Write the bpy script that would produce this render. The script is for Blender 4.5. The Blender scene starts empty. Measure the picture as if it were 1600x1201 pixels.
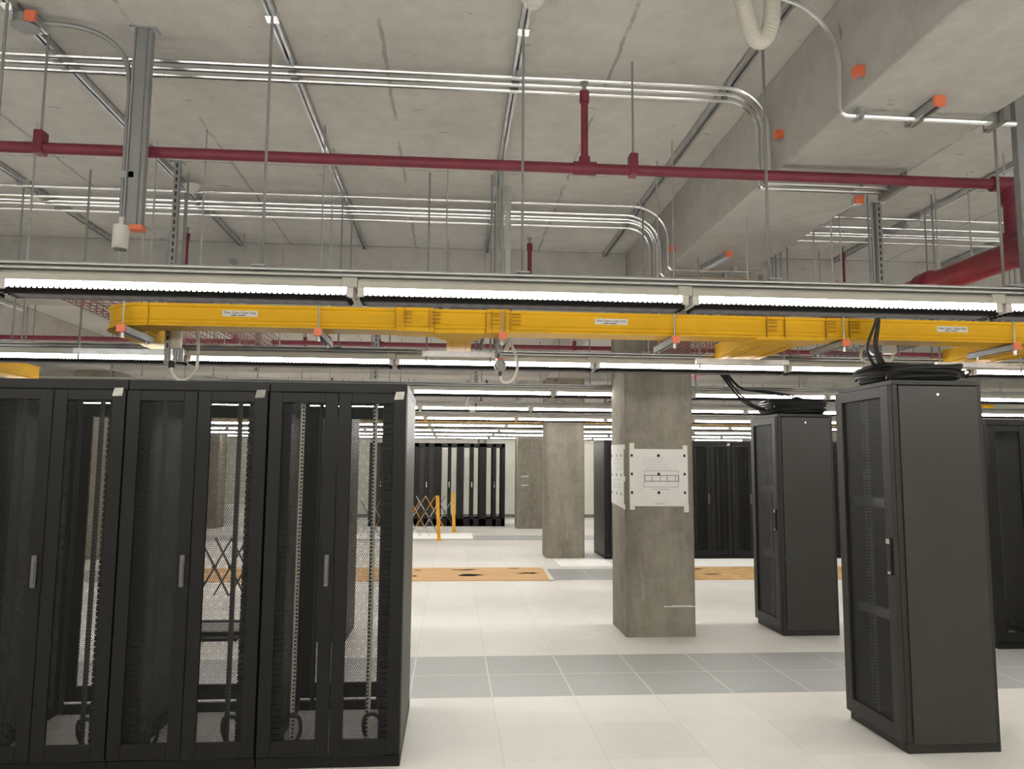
import bpy, math, random
from mathutils import Vector, Matrix
random.seed(7)
SC = bpy.context.scene
COL = SC.collection
PI = math.pi

# ------------------------------------------------------------------ camera, world, exposure
def make_camera():
    f, pitch, yaw, roll, h = 1190.167, 0.1046176, 0.0787366, 0.0071047, 1.680025
    cp, sp, cy, sy = math.cos(pitch), math.sin(pitch), math.cos(yaw), math.sin(yaw)
    fw = Vector((sy*cp, cy*cp, sp)); rt = Vector((cy, -sy, 0)); up = rt.cross(fw)
    cr, sr = math.cos(roll), math.sin(roll)
    r = rt*cr + up*sr; u = -rt*sr + up*cr
    cam = bpy.data.cameras.new('camera'); cam.sensor_width = 36; cam.lens = f/1600*36
    cam.clip_start = 0.05; cam.clip_end = 200
    o = bpy.data.objects.new('camera', cam); COL.objects.link(o)
    m = Matrix.Identity(4)
    for i in range(3):
        m[i][0], m[i][1], m[i][2] = r[i], u[i], -fw[i]
    m[2][3] = h
    o.matrix_world = m
    SC.camera = o
make_camera()
w = bpy.data.worlds.new('world'); SC.world = w; w.use_nodes = True
w.node_tree.nodes['Background'].inputs['Color'].default_value = (0.9, 0.93, 1, 1)
w.node_tree.nodes['Background'].inputs['Strength'].default_value = 0.02
SC.view_settings.view_transform = 'Standard'
SC.view_settings.look = 'None'
SC.view_settings.gamma = 1
SC.view_settings.use_curve_mapping = False
SC.view_settings.exposure = 0.0
SC.cycles.max_bounces = 10
SC.cycles.diffuse_bounces = 6
SC.cycles.transparent_max_bounces = 24
SC.cycles.sample_clamp_indirect = 6
LAMP = 35.0            # strength of the batten diffusers, the only light in the hall

# ------------------------------------------------------------------ materials
MATS = {}
def principled(name, color, rough=0.6, metal=0.0, spec=0.5):
    m = bpy.data.materials.new(name); m.use_nodes = True
    b = m.node_tree.nodes['Principled BSDF']
    b.inputs['Base Color'].default_value = (*color, 1)
    b.inputs['Roughness'].default_value = rough
    b.inputs['Metallic'].default_value = metal
    b.inputs['Specular IOR Level'].default_value = spec
    MATS[name] = m
    return m
class NT:
    """tiny node helper"""
    def __init__(s, m): s.t = m.node_tree; s.n = s.t.nodes; s.l = s.t.links; s.b = s.n.get('Principled BSDF')
    def new(s, typ, **k):
        n = s.n.new(typ)
        for a, v in k.items(): setattr(n, a, v)
        return n
    def put(s, sock, v):
        if hasattr(v, 'is_output') or isinstance(v, bpy.types.NodeSocket): s.l.new(v, sock)
        else: sock.default_value = v
    def math(s, op, a, b=0.0, c=0.0):
        n = s.new('ShaderNodeMath', operation=op)
        s.put(n.inputs[0], a); s.put(n.inputs[1], b)
        if op in ('COMPARE', 'MULTIPLY_ADD', 'SMOOTH_MIN'): s.put(n.inputs[2], c)
        return n.outputs[0]
    def mix(s, fac, a, b):
        n = s.new('ShaderNodeMix', data_type='RGBA')
        s.put(n.inputs['Factor'], fac); s.put(n.inputs[6], a); s.put(n.inputs[7], b)
        return n.outputs[2]
    def pos(s, kind='Object'):
        c = s.new('ShaderNodeTexCoord')
        x = s.new('ShaderNodeSeparateXYZ'); s.l.new(c.outputs[kind], x.inputs[0])
        return c.outputs[kind], x.outputs[0], x.outputs[1], x.outputs[2]
    def noise(s, vec, scale, detail=4, rough=0.6):
        n = s.new('ShaderNodeTexNoise'); s.l.new(vec, n.inputs['Vector'])
        n.inputs['Scale'].default_value = scale; n.inputs['Detail'].default_value = detail; n.inputs['Roughness'].default_value = rough
        return n.outputs['Fac']
    def scale(s, vec, v):
        n = s.new('ShaderNodeVectorMath', operation='MULTIPLY'); s.l.new(vec, n.inputs[0]); n.inputs[1].default_value = v
        return n.outputs[0]
    def ramp(s, fac, p0, p1):
        n = s.new('ShaderNodeMapRange'); s.put(n.inputs[0], fac)
        n.inputs[1].default_value = p0; n.inputs[2].default_value = p1
        return n.outputs[0]
    def line(s, v, period, offset, half):
        """1 on lines v = offset + k*period"""
        a = s.math('SUBTRACT', v, offset); a = s.math('DIVIDE', a, period); a = s.math('FRACT', a)
        a = s.math('SUBTRACT', a, 0.5); a = s.math('ABSOLUTE', a); a = s.math('SUBTRACT', 0.5, a)
        return s.math('LESS_THAN', a, half/period)
    def band(s, v, lo, hi):
        return s.math('MULTIPLY', s.math('GREATER_THAN', v, lo), s.math('LESS_THAN', v, hi))
    def bump(s, h, strength, dist=0.01):
        n = s.new('ShaderNodeBump'); s.put(n.inputs['Height'], h); n.inputs['Strength'].default_value = strength; n.inputs['Distance'].default_value = dist
        s.l.new(n.outputs[0], s.b.inputs['Normal'])

def concrete(name, dark, light, seams=False, streak=False, rough=0.85):
    m = principled(name, light, rough, spec=0.25); t = NT(m)
    v, x, y, z = t.pos()
    sv = t.scale(v, (2.2, 2.2, 0.5)) if streak else t.scale(v, (0.8, 0.55, 0.8))
    a = t.ramp(t.noise(sv, 1.1, 7, 0.68), 0.34, 0.66)
    b = t.ramp(t.noise(v, 7.0, 6, 0.75), 0.32, 0.70)
    f = t.math('MULTIPLY_ADD', a, 0.6, t.math('MULTIPLY', b, 0.4))
    c = t.mix(f, (*dark, 1), (*light, 1))
    spots = t.ramp(t.noise(t.scale(v, (1, 2.6, 1)), 6.5, 3, 0.5), 0.70, 0.735)
    c = t.mix(t.math('MULTIPLY', spots, 0.55), c, (dark[0]*.4, dark[1]*.4, dark[2]*.4, 1))
    if streak:
        sp2 = t.ramp(t.noise(t.scale(v, (9, 9, 0.9)), 2.0, 4, 0.6), 0.6, 0.72)
        c = t.mix(t.math('MULTIPLY', sp2, 0.3), c, (light[0]*1.35, light[1]*1.35, light[2]*1.35, 1))
    if seams:
        wob = t.math('MULTIPLY', t.math('SUBTRACT', t.noise(v, 5.0, 4, 0.7), 0.5), 0.05)
        xw = t.math('ADD', x, wob); yw = t.math('ADD', y, wob)
        brk = t.ramp(t.noise(v, 2.3, 4, 0.65), 0.40, 0.52)
        l1 = t.math('MULTIPLY', t.line(xw, 1.22, 0.84, 0.010), t.math('MULTIPLY', brk, 0.9))
        l2 = t.math('MULTIPLY', t.line(yw, 1.22, 0.55, 0.006), t.ramp(t.noise(v, 3.1, 3, 0.6), 0.50, 0.56))
        l = t.math('MAXIMUM', l1, l2)
        c = t.mix(t.math('MULTIPLY', l, 0.6), c, (dark[0]*.38, dark[1]*.38, dark[2]*.36, 1))
    t.l.new(c, t.b.inputs['Base Color'])
    t.bump(b, 0.15, 0.01)
    return m

concrete('ceiling_concrete', (0.52, 0.51, 0.485), (0.77, 0.755, 0.725), seams=True)
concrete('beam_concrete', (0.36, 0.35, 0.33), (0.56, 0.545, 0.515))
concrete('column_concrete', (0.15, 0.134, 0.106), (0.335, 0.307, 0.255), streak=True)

def floor_mat():
    m = principled('raised_floor_tiles', (0.8, 0.78, 0.74), 0.42, spec=0.4); t = NT(m)
    v, x, y, z = t.pos()
    strip = t.math('MAXIMUM', t.math('MAXIMUM', t.band(y, 5.725, 6.925), t.band(y, 11.31, 12.51)), t.band(y, 17.2, 18.4))
    gx = t.line(x, 0.6, -0.2757, 0.0035); gy = t.line(y, 0.6, 6.925, 0.0035)
    g = t.math('MAXIMUM', gx, gy)
    hx = t.line(x, 0.6, -0.2757, 0.007); hy = t.line(y, 0.6, 6.925, 0.007)
    hh = t.math('MAXIMUM', hx, hy)
    cx = t.math('FLOOR', t.math('DIVIDE', t.math('SUBTRACT', x, -0.2757), 0.6))
    cy = t.math('FLOOR', t.math('DIVIDE', t.math('SUBTRACT', y, 6.925), 0.6))
    cb = t.new('ShaderNodeCombineXYZ'); t.put(cb.inputs[0], cx); t.put(cb.inputs[1], cy)
    wn = t.new('ShaderNodeTexWhiteNoise', noise_dimensions='3D'); t.l.new(cb.outputs[0], wn.inputs[0])
    n = t.ramp(t.noise(v, 3.0, 6, 0.7), 0.3, 0.7)
    f = t.math('MULTIPLY_ADD', wn.outputs['Value'], 0.5, t.math('MULTIPLY', n, 0.5))
    white = t.mix(f, (0.62, 0.60, 0.56, 1), (0.72, 0.70, 0.655, 1))
    g = t.math('MAXIMUM', gx, t.math('MULTIPLY', gy, 0.45))
    white = t.mix(t.math('MULTIPLY', g, 0.32), white, (0.36, 0.35, 0.32, 1))
    grey = t.mix(f, (0.35, 0.355, 0.34, 1), (0.39, 0.395, 0.38, 1))
    fine = t.noise(t.scale(v, (3, 40, 1)), 4, 3, 0.6)
    grey = t.mix(t.math('MULTIPLY', fine, 0.25), grey, (0.22, 0.23, 0.225, 1))
    grey = t.mix(hh, grey, (0.52, 0.52, 0.49, 1))
    t.l.new(t.mix(strip, white, grey), t.b.inputs['Base Color'])
    t.bump(t.math('SUBTRACT', 1.0, g), 0.2, 0.002)
    return m
floor_mat()

def noisy(name, color, amount=0.2, scale=8, rough=0.6, metal=0.0, stretch=(1, 1, 1), spec=0.5):
    m = principled(name, color, rough, metal, spec); t = NT(m)
    v, x, y, z = t.pos()
    n = t.ramp(t.noise(t.scale(v, stretch), scale, 4, 0.6), 0.3, 0.7)
    lo = tuple(c*(1-amount) for c in color); hi = tuple(min(1, c*(1+amount)) for c in color)
    t.l.new(t.mix(n, (*lo, 1), (*hi, 1)), t.b.inputs['Base Color'])
    return m
noisy('plaster', (0.80, 0.79, 0.72), 0.04, 1.5, 0.8, spec=0.2)
noisy('galvanised', (0.60, 0.62, 0.64), 0.15, 14, 0.30, 0.95)
noisy('grey_steel', (0.30, 0.31, 0.31), 0.12, 9, 0.5, 0.45)
noisy('conduit_steel', (0.80, 0.81, 0.82), 0.05, 10, 0.20, 1.0)
noisy('pipe_red', (0.185, 0.022, 0.042), 0.18, 6, 0.45)
noisy('pipe_red_bright', (0.24, 0.022, 0.035), 0.15, 6, 0.4)
noisy('basket_red', (0.22, 0.05, 0.045), 0.2, 12, 0.5)
noisy('basket_dark', (0.06, 0.045, 0.045), 0.2, 12, 0.5)
noisy('orange_plastic', (0.78, 0.19, 0.09), 0.06, 20, 0.5)
noisy('runner_yellow', (0.72, 0.40, 0.010), 0.06, 4, 0.55, spec=0.25)
noisy('runner_seam', (0.35, 0.17, 0.01), 0.1, 8, 0.5)
noisy('white_plastic', (0.72, 0.71, 0.67), 0.04, 10, 0.4)
noisy('cream_hose', (0.66, 0.63, 0.56), 0.05, 10, 0.5)
noisy('rack_black', (0.0065, 0.0063, 0.0057), 0.12, 20, 0.5, spec=0.3)
noisy('rack_charcoal', (0.024, 0.023, 0.019), 0.1, 14, 0.5, spec=0.35)
noisy('panel_grey', (0.075, 0.074, 0.066), 0.12, 3, 0.5)
noisy('rack_side', (0.034, 0.033, 0.028), 0.08, 3, 0.45, spec=0.4)
noisy('cable_black', (0.010, 0.010, 0.010), 0.2, 30, 0.5)
noisy('rubber_black', (0.012, 0.012, 0.012), 0.2, 30, 0.6)
noisy('chrome', (0.65, 0.65, 0.63), 0.05, 12, 0.25, 0.9)
noisy('handle_grey', (0.13, 0.13, 0.125), 0.08, 12, 0.4, 0.3)
noisy('trunk_white', (0.56, 0.54, 0.48), 0.05, 5, 0.5)
noisy('louvre_grey', (0.013, 0.0115, 0.0105), 0.1, 8, 0.6, spec=0.1)
noisy('paper', (0.74, 0.735, 0.70), 0.03, 4, 0.85, spec=0.1)
noisy('masking_tape', (0.72, 0.69, 0.60), 0.05, 20, 0.8, spec=0.1)
noisy('tag_paper', (0.50, 0.49, 0.44), 0.12, 30, 0.8, spec=0.1)
noisy('ink', (0.02, 0.02, 0.022), 0.1, 30, 0.8, spec=0.1)
noisy('ink_faint', (0.36, 0.355, 0.34), 0.1, 30, 0.85, spec=0.1)
noisy('ink_mid', (0.12, 0.12, 0.12), 0.1, 30, 0.85, spec=0.1)
noisy('hardboard', (0.62, 0.385, 0.19), 0.13, 2.5, 0.7, stretch=(1, 3, 1), spec=0.2)
noisy('strand_board', (0.55, 0.35, 0.16), 0.32, 5, 0.7, stretch=(1, 2.5, 1), spec=0.2)
noisy('white_sheet', (0.90, 0.90, 0.87), 0.02, 2, 0.5)
noisy('void_black', (0.012, 0.010, 0.008), 0.2, 20, 0.9, spec=0.05)
noisy('barrier_yellow', (0.75, 0.36, 0.012), 0.12, 10, 0.45)
noisy('barrier_black', (0.02, 0.02, 0.022), 0.2, 10, 0.5)
noisy('barrier_white', (0.55, 0.55, 0.54), 0.1, 10, 0.4)
noisy('plate_grey', (0.20, 0.195, 0.18), 0.1, 8, 0.6, 0.2)

def rail_mat(name, colour):
    """mounting rail punched with square holes"""
    m = principled(name, colour, 0.45, 0.4); t = NT(m)
    v, x, y, z = t.pos()
    a = t.math('FRACT', t.math('DIVIDE', z, 0.0222)); a = t.math('LESS_THAN', t.math('ABSOLUTE', t.math('SUBTRACT', a, 0.5)), 0.26)
    b = t.math('FRACT', t.math('DIVIDE', x, 0.03)); b = t.math('LESS_THAN', t.math('ABSOLUTE', t.math('SUBTRACT', b, 0.5)), 0.2)
    c = t.mix(t.math('MULTIPLY', a, b), (*colour, 1), (0.01, 0.01, 0.01, 1))
    t.l.new(c, t.b.inputs['Base Color'])
rail_mat('punched_zinc', (0.55, 0.54, 0.46)); rail_mat('punched_dark', (0.045, 0.044, 0.038))
def slot_mat():
    """grey channel with a row of dark slots"""
    m = principled('slotted_steel', (0.3, 0.31, 0.31), 0.5, 0.45); t = NT(m)
    v, x, y, z = t.pos()
    a = t.math('FRACT', t.math('DIVIDE', z, 0.052)); a = t.math('LESS_THAN', t.math('ABSOLUTE', t.math('SUBTRACT', a, 0.5)), 0.30)
    b = t.math('LESS_THAN', t.math('ABSOLUTE', x), 0.0065)
    c = t.mix(t.math('MULTIPLY', a, b), (0.33, 0.335, 0.33, 1), (0.035, 0.035, 0.035, 1))
    t.l.new(c, t.b.inputs['Base Color'])
slot_mat()
def perforated(name, axis, color, pitch, hole):
    """thin black sheet with a hexagonal grid of round holes"""
    m = principled(name, color, 0.55); t = NT(m)
    v, x, y, z = t.pos()
    u = t.math('DIVIDE', x if axis == 'x' else y, pitch); q = t.math('DIVIDE', z, pitch*1.732)
    def dist(off):
        a = t.math('SUBTRACT', t.math('FRACT', t.math('ADD', u, off)), 0.5)
        b = t.math('MULTIPLY', t.math('SUBTRACT', t.math('FRACT', t.math('ADD', q, off)), 0.5), 1.732)
        return t.math('SQRT', t.math('ADD', t.math('MULTIPLY', a, a), t.math('MULTIPLY', b, b)))
    d = t.math('MINIMUM', dist(0.0), dist(0.5))
    f = t.math('LESS_THAN', d, hole)
    tr = t.new('ShaderNodeBsdfTransparent'); mx = t.new('ShaderNodeMixShader')
    t.l.new(f, mx.inputs[0]); t.l.new(t.b.outputs[0], mx.inputs[1]); t.l.new(tr.outputs[0], mx.inputs[2])
    t.l.new(mx.outputs[0], t.n['Material Output'].inputs['Surface'])
perforated('mesh_front', 'x', (0.010, 0.010, 0.009), 0.0115, 0.425)
perforated('mesh_rear', 'x', (0.010, 0.010, 0.009), 0.0115, 0.46)
perforated('mesh_side', 'y', (0.012, 0.012, 0.010), 0.0085, 0.30)
def lamp_mat():
    m = bpy.data.materials.new('lamp_diffuser'); m.use_nodes = True
    b = m.node_tree.nodes['Principled BSDF']
    b.inputs['Base Color'].default_value = (0.9, 0.9, 0.9, 1)
    b.inputs['Emission Color'].default_value = (1.0, 0.98, 0.93, 1)
    b.inputs['Emission Strength'].default_value = LAMP
    MATS['lamp_diffuser'] = m
lamp_mat()

# ------------------------------------------------------------------ mesh helpers
class MB:
    def __init__(s): s.v = []; s.f = []
    def add(s, vs, fs):
        b = len(s.v); s.v += [tuple(v) for v in vs]; s.f += [tuple(i+b for i in f) for f in fs]; return s
    def box(s, x0, x1, y0, y1, z0, z1):
        return s.add([(x0,y0,z0),(x1,y0,z0),(x1,y1,z0),(x0,y1,z0),(x0,y0,z1),(x1,y0,z1),(x1,y1,z1),(x0,y1,z1)],
                     [(0,3,2,1),(4,5,6,7),(0,1,5,4),(1,2,6,5),(2,3,7,6),(3,0,4,7)])
    def bar(s, p, q, w, h, up=(0, 0, 1)):
        """square bar from p to q, w across, h along up"""
        p, q = Vector(p), Vector(q); d = (q-p).normalized(); u = Vector(up)
        if abs(d.dot(u)) > 0.98: u = Vector((0, 1, 0))
        a = d.cross(u).normalized(); u = a.cross(d).normalized()
        vs = [c + a*i*w/2 + u*j*h/2 for c in (p, q) for i, j in ((-1,-1),(1,-1),(1,1),(-1,1))]
        return s.add(vs, [(3,2,1,0),(4,5,6,7),(0,1,5,4),(1,2,6,5),(2,3,7,6),(3,0,4,7)])
    def tube(s, pts, r, n=8, closed=False, cap=True):
        pts = [Vector(p) for p in pts]; N = len(pts); rings = []
        prev = None
        for i, p in enumerate(pts):
            if closed: d = pts[(i+1) % N] - pts[i-1]
            else: d = pts[min(i+1, N-1)] - pts[max(i-1, 0)]
            d.normalize()
            if prev is None:
                ref = Vector((0, 0, 1)) if abs(d.z) < 0.9 else Vector((1, 0, 0))
                a = d.cross(ref).normalized()
            else:
                a = (prev - d*prev.dot(d)).normalized()
            prev = a; b = d.cross(a)
            rr = r[i] if isinstance(r, (list, tuple)) else r
            rings.append([p + (a*math.cos(2*PI*k/n) + b*math.sin(2*PI*k/n))*rr for k in range(n)])
        vs = [v for ring in rings for v in ring]; fs = []
        for i in range(N if closed else N-1):
            j = (i+1) % N
            for k in range(n):
                fs.append((i*n+k, i*n+(k+1) % n, j*n+(k+1) % n, j*n+k))
        if cap and not closed:
            fs.append(tuple(range(n-1, -1, -1))); fs.append(tuple((N-1)*n+k for k in range(n)))
        return s.add(vs, fs)
    def cyl(s, p, q, r, n=12): return s.tube([p, q], r, n)
    def prism(s, poly, axis, a, b):
        """poly: list of 2-D points, extruded along axis from a to b"""
        def P(t, c):
            return {'x': (c, t[0], t[1]), 'y': (t[0], c, t[1]), 'z': (t[0], t[1], c)}[axis]
        n = len(poly)
        vs = [P(t, a) for t in poly] + [P(t, b) for t in poly]
        fs = [tuple(range(n)), tuple(range(2*n-1, n-1, -1))] + [(i, i+n, (i+1) % n+n, (i+1) % n) for i in range(n)]
        return s.add(vs, fs)
    def sweep(s, prof, path):
        """prof: (sideways, z) closed outline carried along a level path of (x, y, z)"""
        path = [Vector(p) for p in path]; N = len(path); n = len(prof); vs = []
        for i, p in enumerate(path):
            d = path[min(i+1, N-1)] - path[max(i-1, 0)]; d.z = 0; d.normalize()
            side = Vector((d.y, -d.x, 0))
            vs += [p + side*a + Vector((0, 0, z)) for a, z in prof]
        fs = [(i*n+k, i*n+(k+1) % n, (i+1)*n+(k+1) % n, (i+1)*n+k) for i in range(N-1) for k in range(n)]
        fs += [tuple(range(n)), tuple((N-1)*n+k for k in range(n-1, -1, -1))]
        return s.add(vs, fs)
    def build(s, name, mat, parent=None, bevel=0.0, smooth=False, loc=None):
        me = bpy.data.meshes.new(name); me.from_pydata(s.v, [], s.f); me.validate()
        import bmesh
        bm = bmesh.new(); bm.from_mesh(me); bmesh.ops.recalc_face_normals(bm, faces=bm.faces); bm.to_mesh(me); bm.free()
        me.materials.append(MATS[mat])
        if smooth:
            for p in me.polygons: p.use_smooth = True
            try: me.set_sharp_from_angle(angle=math.radians(40))
            except Exception: pass
        o = bpy.data.objects.new(name, me); COL.objects.link(o)
        if parent is not None: o.parent = parent
        if loc is not None: o.location = loc
        if bevel:
            b = o.modifiers.new('bevel', 'BEVEL'); b.width = bevel; b.segments = 2; b.limit_method = 'ANGLE'
        return o

def tag(o, label, cat, group=None, kind=None):
    o['label'] = label; o['category'] = cat
    if group: o['group'] = group
    if kind: o['kind'] = kind
    return o
def thing(name, label, cat, loc=(0, 0, 0), rotz=0.0, group=None):
    o = bpy.data.objects.new(name, None); COL.objects.link(o)
    o.location = loc; o.rotation_euler = (0, 0, rotz); o.empty_display_size = 0.1
    return tag(o, label, cat, group)
def struct(o, label=None, cat=None):
    o['kind'] = 'structure'
    if label: o['label'] = label; o['category'] = cat
    return o
def dup(root, loc, label, rotz=None, group=None):
    r = root.copy(); COL.objects.link(r); r.location = loc; r['label'] = label
    if rotz is not None: r.rotation_euler = (0, 0, rotz)
    if group: r['group'] = group
    for ch in list(root.children):
        c = ch.copy(); COL.objects.link(c); c.parent = r
        for g in list(ch.children):
            d = g.copy(); COL.objects.link(d); d.parent = c
    return r
def arc(c, r, a0, a1, n, u=(1, 0, 0), v=(0, 0, 1)):
    c, u, v = Vector(c), Vector(u), Vector(v)
    return [c + u*r*math.cos(a0+(a1-a0)*i/n) + v*r*math.sin(a0+(a1-a0)*i/n) for i in range(n+1)]
def spline(ctrl, n=8):
    """Catmull-Rom through the control points"""
    P = [Vector(p) for p in ctrl]; P = [P[0]*2-P[1]] + P + [P[-1]*2-P[-2]]; out = []
    for i in range(1, len(P)-2):
        for k in range(n):
            t = k/n
            out.append(0.5*((2*P[i]) + (P[i+1]-P[i-1])*t + (2*P[i-1]-5*P[i]+4*P[i+1]-P[i+2])*t*t + (3*P[i]-P[i-1]-3*P[i+1]+P[i+2])*t**3))
    out.append(P[-2]); return out
ORD = ['first', 'second', 'third', 'fourth', 'fifth', 'sixth', 'seventh', 'eighth', 'ninth', 'tenth', 'eleventh', 'twelfth']

# ------------------------------------------------------------------ the hall
CZ, SOF = 3.82, 3.28                     # slab underside, beam underside
X0, X1, Y0, Y1 = -12.0, 13.0, -6.0, 24.6
struct(MB().box(X0, X1, Y0, Y1, -0.1, 0).build('floor', 'raised_floor_tiles'), 'white raised access floor with strips of grey tiles', 'floor')
struct(MB().box(X0, X1, Y0, Y1, CZ, CZ+0.3).build('ceiling', 'ceiling_concrete'), 'bare board-marked concrete slab overhead', 'ceiling')
struct(MB().box(X0-.2, X0, Y0, Y1, 0, CZ).build('wall_left', 'plaster'), 'far left plaster wall of the hall', 'wall')
struct(MB().box(X1, X1+.2, Y0, Y1, 0, CZ).build('wall_right', 'plaster'), 'far right plaster wall of the hall', 'wall')
struct(MB().box(X0-.2, X1+.2, Y1, Y1+.2, 0, CZ).build('wall_back', 'plaster'), 'pale plaster wall at the far end', 'wall')
struct(MB().box(X0-.2, X1+.2, Y0-.2, Y0, 0, CZ).build('wall_front', 'plaster'), 'plaster wall behind the viewpoint', 'wall')
CX0, CX1 = 1.745, 2.445
COLY = [1.24, 7.58, 13.92, 20.26]
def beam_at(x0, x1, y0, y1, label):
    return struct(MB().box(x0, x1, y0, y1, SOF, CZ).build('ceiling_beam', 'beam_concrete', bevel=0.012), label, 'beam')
beam_at(CX0, CX1, Y0, Y1, 'deep concrete beam running away above the papered column')
beam_at(-6.65, -5.95, Y0, Y1, 'deep concrete beam running away at far left')
beam_at(10.1, 10.8, Y0, Y1, 'deep concrete beam running away at far right')
for k, y in enumerate((7.44, 13.78, 20.12)):
    for x0, x1, side in ((X0, -6.65, 'far left'), (-5.95, CX0, 'middle'), (CX1, 10.1, 'right'), (10.8, X1, 'far right')):
        beam_at(x0, x1, y, y+.66, f'cross beam over the {ORD[k]} column row, {side} bay')
cc = 0.02
colpoly = [(CX0+cc, 0), (CX1-cc, 0), (CX1, cc), (CX1, .66-cc), (CX1-cc, .66), (CX0+cc, .66), (CX0, .66-cc), (CX0, cc)]
names = ['bare concrete column behind the viewpoint', 'nearest concrete column, drawings taped round it',
         'second concrete column, behind the papered one on its left', 'farthest concrete column, beside the far rack row']
for y, lb in zip(COLY, names):
    if y > 2:
        struct(MB().prism([(a, b+y) for a, b in colpoly], 'z', 0, SOF).build('column', 'column_concrete', smooth=False), lb, 'column')
struct(MB().box(-6.65, -5.95, 20.26, 20.92, 0, SOF).build('column', 'column_concrete', bevel=.02), 'concrete column seen through the open rack doors', 'column')
struct(MB().box(-6.65, -5.95, 13.92, 14.58, 0, SOF).build('column', 'column_concrete', bevel=.02), 'concrete column hidden behind the black rack row', 'column')
struct(MB().box(X0, X1, Y1-.015, Y1, 0, 0.1).build('baseboard_back', 'plate_grey'), 'low skirting along the pale far wall', 'baseboard')
# pale scrape near the foot of the nearest column is paint on it
sc_ = MB().box(2.12, 2.44, 7.5785, 7.58, .288, .298); sc_.box(2.2, 2.4, 7.5785, 7.58, .30, .304)
tag(sc_.build('paint_scrape', 'paper'), 'thin white scrape low on the papered column', 'mark')
for z in (1.35, 1.12):
    m = MB()
    for i in range(3): m.box(1.86+i*.07, 1.86+i*.07+.055, 20.2575, 20.26, z+i*.004, z+.03+i*.003)
    tag(m.build('paint_scrape', 'paper'), f'pale {"upper" if z > 1.2 else "lower"} scratch on the farthest column', 'mark')

# ------------------------------------------------------------------ light rows
ROWS = [-3.7, -1.3, 0.8] + [3.5 + 2.4*k for k in range(0, 9)]          # grid of 2.4 m, fourth first in view; third added off grid for light
GRID = [-6.88, -5.68, -4.48, -3.28, -2.08, -.88, .32, 1.52, 2.72, 3.92, 5.12, 6.32, 7.52]
PITCH = 1.5535; FX0 = -0.434
def make_fixture():
    r = thing('batten_light', '', 'ceiling light')
    L = PITCH - 0.02
    MB().box(0, L, -.066, .066, 2.472, 2.506).box(0, L, -.04, .04, 2.506, 2.519).build('housing', 'trunk_white', r, bevel=.003)
    MB().prism([(-.065, 2.472), (-.065, 2.470), (-.040, 2.443), (.040, 2.443), (.065, 2.470), (.065, 2.472)], 'x', .03, L-.03).build('diffuser', 'lamp_diffuser', r)
    m = MB(); P = 0.0235; n = int((L-.02)/P)
    for s in (-1, 1):                                # scalloped side strips of the louvre
        y = s*.061; poly = [(.01, 2.414), (.01, 2.4385)]
        for i in range(n):
            x = .01 + i*P
            poly += [(x+P*.30, 2.4385), (x+P*.42, 2.446), (x+P*.58, 2.446), (x+P*.70, 2.4385)]
        poly += [(.01+n*P, 2.4385), (.01+n*P, 2.414)]
        b = len(m.v); k = len(poly)
        for yy in (y-.002, y+.002): m.v += [(px_, yy, pz) for px_, pz in poly]
        top = poly[1:-1]
        m.v = m.v[:b]
        for yy in (y-.0015, y+.0015):
            c = len(m.v)
            for px_, pz in top: m.v += [(px_, yy, 2.414), (px_, yy, pz)]
            for i in range(len(top)-1): m.f.append((c+2*i, c+2*i+2, c+2*i+3, c+2*i+1))
    for y in (-.033, 0, .033): m.box(.01, L-.01, y-.0015, y+.0015, 2.414, 2.437)
    for i in range(0, n, 3): m.box(.02+i*P, .0225+i*P, -.061, .061, 2.422, 2.437)
    m.build('louvre', 'louvre_grey', r)
    MB().box(L-.05, L+.018, -.069, .069, 2.474, 2.519).build('joint_clip', 'trunk_white', r, bevel=.003)
    for xe in (0, L-.03): MB().box(xe, xe+.03, -.066, .066, 2.43, 2.472).build('end_cap', 'white_plastic', r)
    return r
proto = make_fixture(); first = True
ROWNAME = {3: 'nearest', 4: 'second', 5: 'third', 6: 'fourth', 7: 'fifth', 8: 'sixth', 9: 'seventh', 10: 'eighth', 11: 'ninth',
           2: 'added overhead', 1: 'unseen', 0: 'rearmost'}
for ri, y in enumerate(ROWS):
    lo, hi = -4, 5
    vis = 0
    for n in range(lo, hi+1):
        x = FX0 + n*PITCH
        inview = ri >= 3 and x + PITCH > -0.6*y - .2 and x < 0.76*y + .1
        if inview:
            vis += 1
            lab = f'white louvred batten light, {ORD[vis-1]} from the left in the {ROWNAME[ri]} row'
        else:
            side = 'left' if x < 0 else 'right'
            lab = f'white batten light {n-lo+1} beyond the picture edge, {ROWNAME[ri]} row'
        if first:
            o = proto; o.location = (x, y, 0); o['label'] = lab; first = False
        else:
            o = dup(proto, (x, y, 0), lab)
        o['group'] = f'batten lights of the {ROWNAME[ri]} row'
def soffit(x, y):
    if CX0-.02 < x < CX1+.02 or -6.7 < x < -5.9: return SOF
    for b in (7.44, 13.78, 20.12):
        if b-.01 < y < b+.67: return SOF
    return CZ
for ri, y in enumerate(ROWS):
    t = thing('lighting_rail', f'grey steel channel and thin tubes carrying the {ROWNAME[ri]} row of lights', 'rail', (0, y, 2.52))
    xa, xb = FX0-4*PITCH, FX0+6*PITCH
    MB().box(xa, xb, -.021, .021, .0, .041).build('channel', 'grey_steel', t)
    for dy, dz in ((-.05, .012), (-.05, .034), (.05, .014)):
        MB().cyl((xa, dy, dz), (xb, dy, dz), .0075, 8).build('tube', 'conduit_steel', t, smooth=True)
    for x in GRID:
        if xa < x < xb:
            m = MB().cyl((x, 0, .03), (x, 0, soffit(x, y)-2.52), .007, 6)
            m.build('hanger_rod', 'grey_steel', t, smooth=True)
            MB().box(x-.03, x+.03, -.075, .075, .042, .048).build('washer_plate', 'galvanised', t)

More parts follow.
